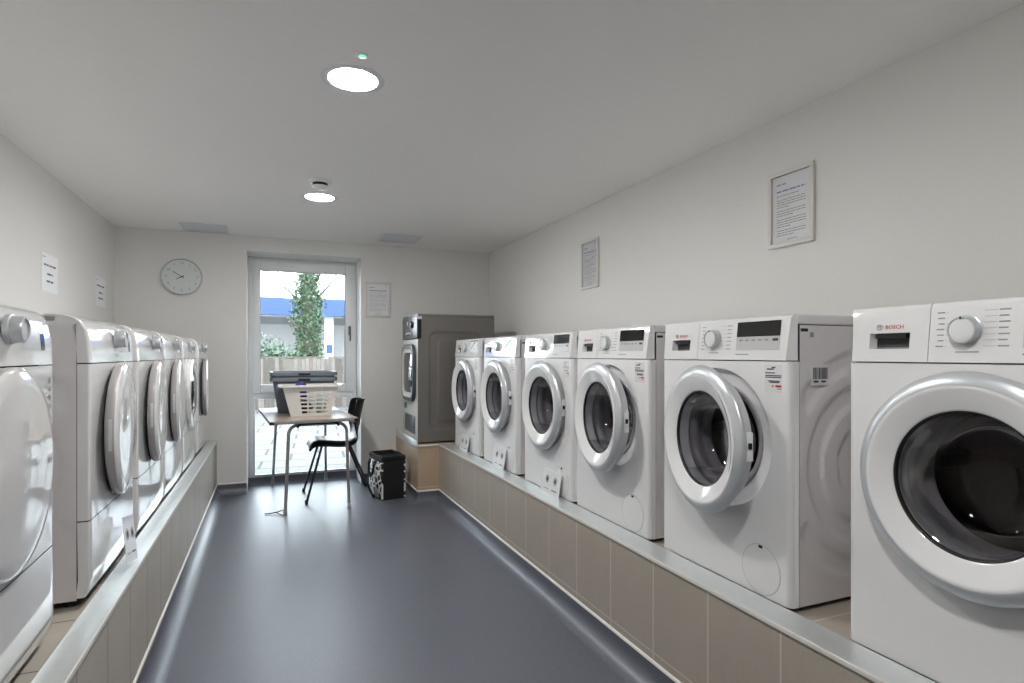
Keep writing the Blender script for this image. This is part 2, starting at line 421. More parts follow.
t = thing('emergency_downlight', 'tiny green emergency indicator light in the ceiling above the nearest lamp', 'indicator light', (.294, 2.075, ZC))
b = MB(); b.lathe([(.021, -.0008), (.020, -.004), (.012, -.005), (.011, -.0008)], 'vent', 'z', n=24); b.build('bezel', t)
b = MB(); b.lathe([(.0115, -.002), (.010, -.006), (.006, -.007), (0, -.0072)], 'led', 'z', n=20); b.build('green_led', t)
def ceil_vent(x, y, label):
    t = thing('ceiling_vent', label, 'vent', (x, y, ZC), 0, 'square ceiling air vents')
    b = MB(); h = .172; ringframe_z(b, h); b.build('vent_frame', t)
    b = MB()
    for k in range(11):
        yy = -.13+k*.026
        b.box(-.148, .148, yy-.009, yy+.009, -.005, -.0025, 'vent', T=Matrix.Translation((0, 0, 0)))
    b.build('slat_grille', t)
    b = MB(); b.box(-.15, .15, -.15, .15, -.0016, -.0008, 'touch'); b.build('backing', t)
def ringframe_z(b, h):
    for x0, x1, y0, y1 in ((-h, h, -h, -h+.025), (-h, h, h-.025, h), (-h, -h+.025, -h+.025, h-.025), (h-.025, h, -h+.025, h-.025)):
        b.box(x0, x1, y0, y1, -.009, -.0008, 'vent', .002)
ceil_vent(-.503, 5.39, 'square pale ceiling vent above the wall clock')
ceil_vent(1.073, 5.215, 'square pale ceiling vent above the grey dryer')

# ------------------------------------------------------------------ clock and notices
t = thing('wall_clock', 'round pale wall clock with thin hands on the back wall', 'clock', (-.698, YB, 1.876))
b = MB(); b.lathe([(.152, -.001), (.155, -.012), (.155, -.026), (.150, -.031), (.145, -.029), (.144, -.018)], 'clockrim', 'y', n=64); b.build('rim', t)
b = MB(); V = b.lathe([(.143, -.0165), (.07, -.0166)], 'clockface', 'y', n=48); b.face(V[1], 'clockface')
dl = b.build('dial', t)
TXZ = lambda x, y, z: Matrix.Translation((x, y, z)) @ Matrix.Rotation(PI/2, 4, 'X')
for k in range(1, 13):
    a = PI/2-k*PI/6; b = MB(); b.text(str(k), .028, TXZ(.116*math.cos(a), -.0172, .116*math.sin(a)), 'print'); b.build('numeral', dl)
def hand(name, ang, L, wd, y):
    b = MB(); T = Matrix.Rotation(-ang, 4, 'Y'); b.box(-wd, wd, y, y-.0015, -.02, L, 'ink', T=T @ Matrix.Identity(4)); b.build(name, t)
hand('hour_hand', R(118), .045, .0028, -.020); hand('minute_hand', R(57), .078, .0022, -.0225)
b = MB(); b.lathe([(.006, -.0172), (.006, -.026), (0, -.026)], 'ink', 'y', n=16); b.build('hub', t)

def textlines(mb, spec, T, m_default='ink', seed=1):
    """word-like dashes; spec rows: (y centre, height, x0, x1, material) in paper space, x to the right"""
    rnd = random.Random(seed)
    for (v, h, x0, x1, mm) in spec:
        x = x0
        while x < x1:
            L = h*rnd.uniform(1.2, 4.0); e = min(x+L, x1)
            mb.box(x, e, v-h*(.24 if h > .008 else .17), v+h*(.24 if h > .008 else .17), 0, .0004, mm or m_default, T=T); x = e+h*.55
def notice(name, T, W, H, label, group, seed, head='blue', body='ink'):
    """framed A4 notice; T maps (x right, y up, z out) to the world"""
    o = thing(name, label, 'notice', T.translation)
    Tl = T.copy(); Tl.translation = (0, 0, 0)
    if group: o['group'] = group
    b = MB(); f = .019
    for x0, x1, y0, y1 in ((-W/2, W/2, -H/2, -H/2+f), (-W/2, W/2, H/2-f, H/2), (-W/2, -W/2+f, -H/2+f, H/2-f), (W/2-f, W/2, -H/2+f, H/2-f)):
        b.box(x0, x1, y0, y1, .001, .016, 'frame', .002, T=Tl)
    b.build('notice_frame', o)
    b = MB(); b.box(-W/2+f, W/2-f, -H/2+f, H/2-f, .001, .006, 'paper', T=Tl); a = W/2-.043; u = H/2
    Tt = Tl @ Matrix.Translation((0, 0, .0061))
    sp = [(u-.056, .012, -a, -a+.05, 'print'), (u-.086, .011, -a, a, head), (u-.106, .006, -a, a*.55, 'ink')]
    y = u-.124
    rr = random.Random(seed)
    for par in (4, 3, 4, 3):
        for k in range(par):
            sp.append((y, .0062, -a, a if k < par-1 else -a+rr.uniform(.3, .8)*2*a, body)); y -= .0105
        y -= .006
    sp += [(y-.004, .006, -.02, .03, 'ink'), (y-.018, .006, -.03, .02, 'ink')]
    textlines(b, sp, Tt, seed=seed); b.build('paper_sheet', o)
    b = MB(); b.box(-W/2+f, W/2-f, -H/2+f, H/2-f, .0090, .0105, 'acryl', T=Tl); b.build('glazing', o)
def TW(p, right, up):
    r, u = Vector(right), Vector(up); n = r.cross(u)
    m = Matrix((r, u, n)).transposed().to_4x4(); m.translation = p; return m
# seen from the aisle, the right wall's notices run towards -Y
notice('framed_notice', TW((XR, 1.845, 1.853), (0, -1, 0), (0, 0, 1)), .236, .330, 'large white framed notice with blue heading on right wall above nearest machines', None, 3)
notice('framed_notice', TW((XR, 3.548, 1.853), (0, -1, 0), (0, 0, 1)), .236, .342, 'narrow looking framed notice on right wall above the middle washing machines', None, 5, 'blue', 'print')
notice('framed_notice', TW((.937, YB, 1.745), (1, 0, 0), (0, 0, 1)), .240, .335, 'framed notice on the back wall beside the window', None, 9, 'ink', 'print')
def poster(y0, y1, z0, z1, label, seed):
    T = TW((XL, (y0+y1)/2, (z0+z1)/2), (0, 1, 0), (0, 0, 1)); Tl = T.copy(); Tl.translation = (0, 0, 0)
    o = thing('paper_sign', label, 'notice', T.translation); W, H = y1-y0, z1-z0
    b = MB(); b.box(-W/2, W/2, -H/2, H/2, .0008, .0018, 'paper', T=Tl); Tt = Tl @ Matrix.Translation((0, 0, .0019)); k = H/.215
    textlines(b, [(H*.40, .010*k, -W*.42, -W*.25, 'print'), (H*.20, .020*k, -W*.36, -W*.02, 'ink'), (H*.20, .020*k, 0, W*.14, 'red'), (H*.20, .020*k, W*.17, W*.36, 'ink'),
                  (-H*.03, .020*k, -W*.17, W*.17, 'ink'), (-H*.22, .020*k, -W*.20, W*.20, 'ink')], Tt, seed=seed)
    b.build('paper_sheet', o)
poster(3.985, 4.255, 1.577, 1.795, 'white paper notice with red word on left wall, nearer the camera', 4)
poster(5.06, 5.335, 1.577, 1.795, 'small white paper notice on left wall nearest the back corner', 6)

# ------------------------------------------------------------------ washing machines
HW, WD, DZ = .299, .55, .457
def side_disp(x, z, cx=.31, cz=.40):
    r = math.hypot(x-cx, z-cz); a = math.atan2(z-cz, x-cx)
    d = .007*S((.245-r)/.010)-.007*S((.185-r)/.009)+.007*S((.120-r)/.009)
    v = abs(math.sin(a))
    d += .006*S((r-.285)/.009)*S((.345-r)/.009)*S((v-.52)/.07)
    return d
def side_panel(mb, sgn, x0, x1, z0, z1, hw, fn, m, nx=56, nz=72):
    rows = []
    for i in range(nz+1):
        z = z0+(z1-z0)*i/nz
        rows.append([(x0+(x1-x0)*j/nx, sgn*(hw-fn(x0+(x1-x0)*j/nx, z)*S((x0+(x1-x0)*j/nx-x0)/.03)), z) for j in range(nx+1)])
    mb.grid(rows, m)
PX0, PX1, PZ0, PZ1 = -.004, .010, .713, .836
def psurf(z): return PX0+(PX1-PX0)*(z-PZ0)/(PZ1-PZ0)
def plate(mb, y0, y1, z0, z1, t, m, surf=psurf):
    y0, y1 = min(y0, y1), max(y0, y1)
    a = [(surf(z0)+.001, y0, z0), (surf(z0)+.001, y1, z0), (surf(z1)+.001, y1, z1), (surf(z1)+.001, y0, z1)]
    f = [(p[0]-.001-t, p[1], p[2]) for p in a]
    A = [mb.bm.verts.new(p) for p in a]; F = [mb.bm.verts.new(p) for p in f]
    mb.face(F, m); mb.face(list(reversed(A)), m)
    for k in range(4): mb.face([A[k], A[(k+1) % 4], F[(k+1) % 4], F[k]], m)
def TF(x, y, z, tilt=0):        # text facing -x, reading from +y to -y
    r, u = Vector((0, -1, 0)), Vector((math.sin(tilt), 0, math.cos(tilt)))
    m = Matrix((r, u, r.cross(u))).transposed().to_4x4(); m.translation = (x, y, z); return m

def washer_door(parent, glassdark=False):
    b = MB()
    cy = -.235
    b.lathe([(.153, .010), (.160, .015), (.200, .015), (.210, .010), (.216, -.006), (.222, -.020), (.226, -.026), (.160, -.026), (.1535, -.020)], 'greyrim', 'x', (0, cy, 0), closed=True)
    b.lathe([(.2095, -.0540), (.207, -.0548), (.200, -.0530), (.160, -.037), (.1555, -.035), (.152, -.028), (.152, -.0262), (.2080, -.0262)], 'ring', 'x', (0, cy, 0), 96, closed=True)
    d = b.build('door', parent, (0, .235, DZ), angle=40)
    b = MB(); b.lathe([(.2265, -.0262), (.2372, -.029), (.2385, -.034), (.2365, -.039), (.229, -.0455), (.2125, -.0545), (.2095, -.0545), (.2085, -.0265)], 'silver', 'x', (0, cy, 0), 96, closed=True)
    b.build('trim_ring', d, angle=50)
    b = MB(); b.lathe([(.1515, -.030), (.1505, -.018), (.147, .012), (.138, .050), (.124, .088), (.108, .104), (.070, .112), (.030, .1145)], 'bowl', 'x', (0, cy, 0), 64)
    V = b.lathe([(.030, .1145)], 'bowl', 'x', (0, cy, 0), 64); b.face(V[0], 'bowl'); b.build('door_glass', d, angle=60)
    b = MB(); b.lathe([(.1555, -.0345), (.1535, -.0352), (.1505, -.033), (.1495, -.026), (.1515, -.026)], 'dark', 'x', (0, cy, 0), 64, closed=True); b.build('glass_seal', d, angle=60)
    # grip: a shallow lip swept along the near upper part of the ring
    b = MB(); rows = []
    for k in range(25):
        a = R(128+k*3.2); row = []
        w = math.sin(PI*k/24)**.35
        for (r, x) in ((.2125, -.0538), (.2105, -.0575), (.2025, -.0568), (.1965, -.0500)):
            rr = .2135+(r-.2135)*w
            row.append((x if w > .3 else -.0535, cy+rr*math.cos(a), rr*math.sin(a)))
        rows.append(row)
    b.grid(rows, 'ring')
    rows = []
    for k in range(25):
        a = R(128+k*3.2); w = math.sin(PI*k/24)**.35
        rows.append([(-.0512, cy+(.1985)*math.cos(a), .1985*math.sin(a)), (-.0512-.0016*w, cy+(.1975-.0035*w)*math.cos(a), (.1975-.0035*w)*math.sin(a))])
    b.grid(rows, 'gap'); b.build('door_handle', d)
    b = MB(); b.box(-.018, .004, cy-.2215, cy-.208, -.040, .045, 'upvc', .002); b.box(-.013, -.001, cy-.2240, cy-.2210, -.004, .014, 'dark'); b.build('door_latch', d)
    b = MB(); b.box(-.024, .0, -.018, .004, -.045, .045, 'silver', .003); b.build('hinge', d)
    return d

def make_washer():
    t = thing('washing_machine', 'w', 'washing machine')
    # cabinet
    b = MB(); r = .018; y1 = HW-r; zt = .710
    ring = rect_hole(b, -y1, y1, 0, zt, 0, DZ, .229, 0, 'white')
    sc_ = lambda p, r_, x_: (x_, p[1]*r_/.229, DZ+(p[2]-DZ)*r_/.229)
    b.grid([ring, [sc_(p, .226, .003) for p in ring], [sc_(p, .221, .019) for p in ring], [sc_(p, .176, .022) for p in ring]], 'white', cu=True)
    for sg in (-1, 1):
        arc = [(r-r*math.cos(k/6*PI/2), sg*(y1+r*math.sin(k/6*PI/2))) for k in range(7)]
        b.grid([[(x, y, 0) for x, y in arc], [(x, y, zt) for x, y in arc]], 'white')
        b.quad([(r, sg*HW, 0), (.034, sg*HW, 0), (.034, sg*HW, zt), (r, sg*HW, zt)], 'white')
        side_panel(b, sg, .0352, WD, 0, .8155, HW, side_disp, 'side')
        b.quad([(.034, sg*HW, 0), (.034, sg*(HW-.003), 0), (.034, sg*(HW-.003), zt), (.034, sg*HW, zt)], 'gap')
    b.quad([(WD, -HW, 0), (WD, HW, 0), (WD, HW, .8155), (WD, -HW, .8155)], 'side')
    b.quad([(.018, -HW, 0), (WD, -HW, 0), (WD, HW, 0), (.018, HW, 0)], 'gap')
    b.quad([(0.03, -HW+.002, zt+.001), (.03, HW-.002, zt+.001), (.03, HW-.002, .815), (.03, -HW+.002, .815)], 'gap')
    b.quad([(0.001, -y1, zt), (.03, -HW+.002, zt), (.03, HW-.002, zt), (.001, y1, zt)], 'gap')
    b.build('cabinet', t, angle=28, fix=False)
    b = MB(); b.box(.028, WD, -HW, HW, .8165, .848, 'white', .006, seg=3); b.build('worktop', t)
    # control fascia with top rounding
    prof = [(PX0, PZ0), (PX1, PZ1), (.0135, .8425), (.019, .8465), (.0275, .848), (.0275, PZ0)]
    inset = lambda x: .015*(1-S((x-PX0+.002)/.0335))
    b = MB(); V = b.grid([[(x, -HW+inset(x), z) for x, z in prof], [(x, .0965, z) for x, z in prof]], 'gloss', cu=True); b.face(V[0], 'gloss'); b.face(V[1], 'gloss')
    ang = math.atan2(PX1-PX0, PZ1-PZ0)
    for k in range(7):
        z = .822-k*.0125
        plate(b, .082-.002*(k % 3), .066, z, z+.0028, .0006, 'print'); plate(b, .062, .0585, z+.001, z+.0018, .0006, 'print')
        plate(b, -.040, -.060+.003*(k % 2), z, z+.0028, .0006, 'print'); plate(b, -.012, -.036, z+.001, z+.0016, .0006, 'print')
    plate(b, .040, -.006, .7345, .7375, .0006, 'print'); plate(b, -.084, -.140, .729, .7325, .0006, 'print')
    cp = b.build('control_panel', t, angle=30)
    b = MB(); plate(b, -.084, -.258, .786, .8325, .0012, 'lcd'); b.build('display', cp)
    b = MB(); plate(b, -.084, -.258, .7445, .7855, .0010, 'touch')
    for k in range(5): plate(b, -.096-.026*k, -.111-.026*k, .772, .778, .0014, 'print')
    plate(b, -.231, -.252, .771, .779, .0014, 'ink'); b.build('touch_keys', cp)
    b = MB(); ang = math.atan2(PX1-PX0, PZ1-PZ0)
    kx = psurf(.783)
    b.lathe([(.0325, .001), (.0325, -.002), (.0300, -.0035), (.0298, -.0185), (.0285, -.0210), (.0255, -.0214), (.0248, -.0195)], 'silver', 'x', (kx, .021, .783), 48)
    V = b.lathe([(.0250, -.0194), (.012, -.0208)], 'gloss', 'x', (kx, .021, .783), 48); b.face(V[1], 'gloss')
    kn = b.build('programme_knob', cp, angle=50)
    b = MB(); b.box(kx-.0225, kx-.0208, .0195, .0225, .806, .8115, 'ink'); b.build('pointer', kn)
    # detergent drawer with grip recess
    ya, yb, yc, yd = .0985, .141, .240, HW
    zs = [PZ0, .744, .782, PZ1]
    b = MB(); ys = [ya, yb, yc, yd]
    ins = lambda y, x: y-inset(x) if y == yd else y
    rows = [[(psurf(z), ins(y, psurf(z)), z) for y in ys] for z in zs]
    rows += [[(x, ins(y, x), z) for y in ys] for x, z in prof[2:5]]
    rows += [[(.0275, y, PZ0) for y in ys]]
    b.grid(rows, 'gloss', cv=True, skip=lambda i, j: i == 1 and j == 1)
    for y in (ya, yd):
        b.quad([(x, ins(y, x), z) for x, z in prof], 'gloss')
    q = [(psurf(.744), yb, .744), (psurf(.744), yc, .744), (psurf(.782), yc, .782), (psurf(.782), yb, .782)]
    q2 = [(.024, yb+.004, .748), (.024, yc-.004, .748), (.024, yc-.006, .781), (.024, yb+.006, .781)]
    b.grid([q, q2], 'gloss', cu=True)
    dr = b.build('detergent_drawer', t, angle=30)
    b = MB(); b.quad([(p[0]-.0006, p[1], p[2]) for p in q2], 'gap'); b.box(.006, .023, yb+.012, yc-.012, .770, .7805, 'dark'); b.build('grip_recess', dr)
    b = MB(); b.text('BOSCH', .0138, TF(psurf(.796)-.0006, .1790, .796, ang), 'red'); b.build('red_lettering', dr)
    b = MB(); T = Matrix.Translation((psurf(.796), .247, .796))
    b.lathe([(.0075, .001), (.0075, -.0009), (.0062, -.0009), (.0062, .001)], 'print', 'x', (psurf(.796), .2165, .796), 24, closed=True)
    plate(b, .2195, .2180, .7905, .8015, .0009, 'print'); plate(b, .2150, .2135, .7905, .8015, .0009, 'print'); plate(b, .218, .215, .7955, .7968, .0009, 'print')
    b.build('ring_emblem', dr)
    # gasket, drum
    b = MB(); b.lathe([(.1785, .021), (.174, .017), (.166, .0185), (.157, .0235), (.1495, .034), (.152, .052), (.158, .062), (.158, .082), (.150, .092), (.150, .106)], 'rubber', 'x', (0, 0, DZ), 64); b.build('gasket', t, angle=50)
    b = MB(); V = b.lathe([(.150, .106), (.225, .109), (.236, .118), (.236, .33), (.22, .345), (.05, .352)], 'drum', 'x', (0, 0, DZ), 64); b.face(V[-1], 'drum')
    dm = b.build('drum', t, angle=50)
    for k in range(3):
        a = R(90+120*k); b = MB(); T = Matrix.Translation((0, 0, DZ)) @ Matrix.Rotation(a, 4, 'X')
        b.box(.125, .32, -.018, .018, -.236, -.188, 'drum', .008, T=T); b.build('drum_paddle', dm)
    # pump flap
    b = MB(); V = b.lathe([(.0740, .001), (.0740, -.0009), (.072, -.0014)], 'white', 'x', (0, -.187, .078), 48); b.face(V[-1], 'white')
    b.lathe([(.0764, .001), (.0762, -.0005), (.0742, -.0005), (.0742, .001)], 'touch', 'x', (0, -.187, .078), 48)
    fl = b.build('pump_flap', t)
    b = MB(); b.box(-.0032, .001, -.195, -.181, .1435, .151, 'dark'); b.build('flap_slot', fl)
    for y in (-.25, .25):
        for x in (.05, WD-.05):
            b = MB(); b.lathe([(0, 0.0), (.012, 0.0), (.012, -.008), (.020, -.009), (.020, -.0144), (0, -.0144)], 'dark', 'z', (x, y, 0), 16); b.build('foot', t)
    b = MB(); b.box(.040, .068, -HW-.0008, -HW+.004, .797, .806, 'dark'); b.build('side_slot', t)
    washer_door(t)
    return t
def info_sticker(t, bold=True):
    b = MB(); s0 = lambda z: 0.
    plate(b, -.204, -.268, .618, .700, .0005, 'card', s0)
    mm = 'ink' if bold else 'print'
    plate(b, -.212, -.238, .685, .689, .0009, mm, s0); plate(b, -.230, -.244, .690, .694, .0009, mm, s0)
    for (z, a, c) in ((.676, .206, .242), (.668, .206, .266), (.663, .206, .265), (.652, .216, .260), (.648, .222, .259)): plate(b, -a, -c, z-.0018, z+.0014, .0009, mm, s0)
    plate(b, -.244, -.266, .634, .640, .0009, 'red', s0); plate(b, -.232, -.237, .634, .640, .0009, 'red', s0); plate(b, -.250, -.266, .628, .630, .0009, 'red', s0)
    b.build('info_sticker', t)
def swoosh_sticker(t):
    b = MB(); plate(b, -.091, -.251, .752, .826, .0022, 'card')
    for k in range(10):
        u = k/10; plate(b, -.116-.085*u, -.128-.085*u, .768+.045*math.sin(u*PI*.5), .780+.043*math.sin(u*PI*.5), .0028, 'green')
    plate(b, -.166, -.216, .764, .776, .0028, 'touch'); b.build('swoosh_sticker', t)

proto = make_washer()
XF = 1.391
wz = ZPR+.0070
spec = [  # centre y, door angle, label
    (.750, 0, 'largest white washing machine with closed door, nearest the camera on the right plinth'),
    (1.528, 9, 'white washing machine with ajar door and barcode on its side'),
    (2.213, 6, 'white washing machine with ajar door, fourth from the grey dryer'),
    (2.852, 0, 'white washing machine with closed door and black display, behind the nearest leaning card'),
    (3.572, 0, 'white washing machine with green swoosh sticker, second from the grey dryer'),
    (4.262, 0, 'white washing machine with green swoosh sticker, next to the grey dryer'),
]
ws = []
for i, (y, a, lab) in enumerate(spec):
    o = proto if i == 0 else copy_tree(proto)
    o.location = (XF, y+.016, wz); o['label'] = lab; o['group'] = 'white washing machines on the right plinth'; o.scale.z = 1.013
    ws.append(o)
    if a:
        for ch in o.children:
            if ch.name.startswith('door'): ch.rotation_euler.z = R(-a); ch.location.x = -.004; ch.location.y = .223
for o, bold in ((ws[1], True), (ws[2], True), (ws[3], False), (ws[4], False), (ws[5], False)): info_sticker(o, bold)
swoosh_sticker(ws[4]); swoosh_sticker(ws[5])
b = MB(); rr = random.Random(2); x = .088
yy = -HW
b.box(.084, .150, yy-.0008, yy+.003, .640, .700, 'card')
while x < .146:
    q = rr.choice((.0012, .0018, .003)); b.box(x, x+q, yy-.0012, yy, .658, .692, 'ink'); x += q+rr.choice((.001, .0015, .0022))
b.box(.09, .11, yy-.0012, yy, .648, .654, 'ink'); b.box(.122, .140, yy-.0012, yy, .648, .654, 'ink'); b.build('barcode_label', ws[1])
b = MB(); b.box(.072, .098, yy-.0008, yy+.003, .775, .800, 'card'); b.box(.076, .090, yy-.0012, yy, .781, .795, 'print'); b.build('small_label', ws[1])

# ------------------------------------------------------------------ tumble dryers
DD = .60
def plan():
    pts = []
    for k in range(25):
        y = -.292+.584*k/24; pts.append((y, -.0035*(1-(y/.292)**2)))
    cor = [(.292+.007*math.sin(a), .007-.007*math.cos(a)) for a in [PI/2*q/5 for q in range(1, 6)]]+[(.299, .030)]
    left = [(-y, x) for y, x in reversed(cor)]
    return left+pts+cor
PLAN = plan()
def bulge(y): 
    return -.0035*(1-(y/.292)**2)
def fascia(b, zs, m):
    rows = [[(x+xo, y, z) for y, x in PLAN] for z, xo in zs]
    b.grid(rows, m)
def dome_door(parent, kind):
    b = MB(); cy = .225
    if kind == 'dome':
        V = b.lathe([(.205, .008), (.219, .004), (.2245, -.002), (.2255, -.012), (.2235, -.020), (.214, -.026), (.190, -.0305), (.183, -.0310), (.165, -.0300), (.12, -.033), (.06, -.0355), (.02, -.036)], 'gloss', 'x', (0, cy, 0), 96, mats=['doorrim']*4+['gloss']*9)
        b.face(V[-1], 'gloss'); d = b.build('door', parent, (0, -.225, .475), angle=50)
    else:
        b.lathe([(.205, .008), (.219, .004), (.2245, -.002), (.2255, -.014), (.2225, -.024), (.205, -.031), (.175, -.029), (.160, -.022)], 'gloss', 'x', (0, cy, 0), 96)
        d = b.build('door', parent, (0, -.225, .475), angle=50)
        b = MB(); V = b.lathe([(.1605, -.023), (.12, -.032), (.06, -.037), (.02, -.038)], 'lcd', 'x', (0, cy, 0), 64); b.face(V[-1], 'lcd'); b.build('dark_glass', d)
    b = MB(); b.box(-.016, -.006, cy+.2230, cy+.2262, -.05, .05, 'greyrim', .001); b.build('grip_recess', d)
    b = MB(); b.box(-.010, .004, -.003, .006, -.06, .06, 'gloss', .003); b.build('hinge', d)
def make_dryer(kind):
    t = thing('tumble_dryer', 'd', 'tumble dryer')
    b = MB()
    for sg in (-1, 1):
        side_panel(b, sg, .0315, DD, 0, .8155, HW, side_disp, 'side')
    b.quad([(.0315, -HW, 0), (.0315, HW, 0), (.0315, HW, .8155), (.0315, -HW, .8155)], 'gap')
    b.quad([(DD, -HW, 0), (DD, HW, 0), (DD, HW, .8155), (DD, -HW, .8155)], 'side')
    b.quad([(.0315, -HW, 0), (DD, -HW, 0), (DD, HW, 0), (.0315, HW, 0)], 'gap')
    b.build('cabinet', t, angle=28)
    b = MB(); b.box(.075, DD, -HW, HW, .8165, .848, 'white', .008, seg=3); b.build('worktop', t)
    b = MB(); fascia(b, [(.7025, .0), (.76, .002), (.80, .008), (.822, .017), (.836, .032), (.844, .050), (.8465, .072)], 'gloss'); 
    for sg in (-1, 1):
        zz = [(.7025, .0), (.76, .002), (.80, .008), (.8155, .0145), (.822, .017), (.836, .032), (.844, .050), (.8465, .072)][3:]
        b.grid([[(.030+xo, sg*HW, z) for z, xo in zz], [(.110, sg*HW, z) for z, xo in zz]], 'gloss')
    cp = b.build('control_panel', t, angle=50, fix=False)
    b = MB(); fascia(b, [(.2335, 0), (.4, 0), (.55, 0), (.699, 0)], 'gloss'); b.build('front_panel', t, angle=50, fix=False)
    b = MB(); fascia(b, [(.006, .010), (.02, .002), (.06, -.002), (.15, -.001), (.230, 0)], 'gloss'); lp = b.build('lower_panel', t, angle=50, fix=False)
    kx = -.008
    b = MB(); b.lathe([(.033, .006), (.033, -.003), (.0295, -.005), (.029, -.022), (.027, -.026), (.0225, -.0262), (.0215, -.022)], 'silver', 'x', (kx, -.01, .782), 48)
    V = b.lathe([(.0217, -.0218), (.011, -.0226)], 'greyrim', 'x', (kx, -.01, .782), 48); b.face(V[1], 'greyrim'); b.build('programme_knob', cp, angle=50)
    b = MB()
    n = 8
    def cplate(y0, y1, z0, z1, t_, m):
        rows = []
        for z in (z0, (z0+z1)/2, z1):
            xo = 0 if z < .7025 else (.002 if z < .77 else .002+(z-.76)*.16)
            rows.append([(bulge(y0+(y1-y0)*k/n)+xo-t_, y0+(y1-y0)*k/n, z) for k in range(n+1)])
        b.grid(rows, m)
    cplate(-.09, -.235, .738, .805, .0022, 'touch'); cplate(-.205, -.235, .738, .805, .0026, 'lcd'); cplate(-.09, -.235, .800, .808, .0026, 'lcd'); b.build('display', cp)
    b = MB(); z0, z1, y0, y1 = .722, .805, .10, .245
    for (a, c, e, g) in ((y0, y1, z0, z0+.0018), (y0, y1, z1-.0018, z1), (y0, y0+.002, z0, z1), (y1-.002, y1, z0, z1)): cplate(a, c, e, g, .0012, 'print')
    b.build('container_drawer', cp)
    b = MB()
    for k in range(4): cplate(-.262, -.276, .655-k*.022, .668-k*.022, .0012, 'print')
    b.build('info_sticker', t)
    for y in (-.25, .25):
        for x in (.06, DD-.05):
            b = MB(); b.lathe([(0, 0.0), (.012, 0.0), (.012, -.012), (.020, -.013), (.020, -.0245), (0, -.0245)], 'dark', 'z', (x, y, 0), 16); b.build('foot', t)
    dome_door(t, kind)
    return t
dz = ZPL+.0195
dp = make_dryer('dome'); dq = make_dryer('glass')
dsp = [(1.56, dp, 'biggest white tumble dryer nearest the camera on left plinth', 'n'),
       (2.375, None, 'white tumble dryer with a leaning card at its foot, second on left', 'c'),
       (3.02, None, 'white tumble dryer third from the camera, just past the leaning card', 'c'),
       (3.66, None, 'fourth white tumble dryer from the camera, just before the one with dark door glass', 'c'),
       (4.32, dq, 'white dryer with dark door glass, second from back wall on the left', 'n'),
       (5.10, None, 'white tumble dryer at far end of left row by back wall', 'c')]
for y, src, lab, k in dsp:
    o = src if k == 'n' else copy_tree(dp)
    o.location = ({1.56: -.526, 2.375: -.500}.get(y, -.494), y, dz); o.rotation_euler.z = PI; o['label'] = lab; o['group'] = 'white tumble dryers on the left plinth'
    for c_ in o.children:
        if c_.name.startswith('door'): c_.rotation_euler.z = R({2.375: 3.2, 3.02: 3.2, 3.66: 2.5, 5.10: 3}.get(y, 0))

# ------------------------------------------------------------------ grey dryer
GH, GW, GD = 1.072, .58, .68
g = thing('commercial_dryer', 'tall grey steel dryer with dark control panel in back right corner', 'dryer', (1.124, 5.045, ZPR+.015))
hw = GW/2
def gside(x, z):
    def rr(x0, x1, z0, z1, rad):
        dx = max(x0+rad-x, 0, x-x1+rad); dz_ = max(z0+rad-z, 0, z-z1+rad); return rad-math.hypot(dx, dz_) if (dx or dz_) else min(x-x0, x1-x, z-z0, z1-z)
    return .006*S(rr(.10, .55, .10, .92, .05)/.006)-.004*S(rr(.17, .48, .16, .86, .04)/.006)
b = MB()
for sg in (-1, 1): side_panel(b, sg, .02, GD, 0, GH-.022, hw, gside, 'steelgrey', 70, 110)
b.quad([(GD, -hw, 0), (GD, hw, 0), (GD, hw, GH-.022), (GD, -hw, GH-.022)], 'steelgrey'); b.quad([(.02, -hw, 0), (GD, -hw, 0), (GD, hw, 0), (.02, hw, 0)], 'gap'); b.build('cabinet', g)
b = MB(); b.box(0, GD, -hw, hw, GH-.021, GH, 'steelgrey', .004); b.build('top_panel', g)
b = MB(); z0, z1 = .27, .84
b.box(0, .019, -hw, hw, .865, .866, 'gap'); 
ring = rect_hole(b, -hw, hw, .0, .86, 0, .575, .20, 0, 'stainless')
b.grid([ring, [(.03, p_[1], p_[2]) for p_ in ring]], 'stainless', cu=True)
for sg in (-1, 1): b.quad([(0, sg*hw, 0), (.0195, sg*hw, 0), (.0195, sg*hw, .86), (0, sg*hw, .86)], 'steelgrey')
b.build('front_panel', g)
b = MB(); b.box(-.006, .0195, -hw-.001, hw+.001, .866, GH-.0215, 'panelblue', .004)
b.box(-.004, .030, -hw-.0015, -hw+.002, .866, GH-.0215, 'dark'); b.box(-.006, .034, -hw-.002, -hw+.002, GH-.045, GH-.022, 'touch'); cp = b.build('control_panel', g)
b = MB(); b.box(-.010, -.005, .06, .10, .985, 1.02, 'touch', .002); b.box(-.010, -.005, -.02, .04, .985, 1.012, 'lcd', .001); b.build('display', cp)
for q in range(4):
    b = MB(); b.lathe([(.012, .0), (.012, -.010), (0, -.011)], 'touch', 'x', (-.005, .10-.06*q, .915), 20); b.build('button', cp)
b = MB(); b.lathe([(.030, .0), (.030, -.006), (.024, -.020), (0, -.022)], 'dark', 'x', (-.005, -.12, .985), 28); b.build('dial', cp)
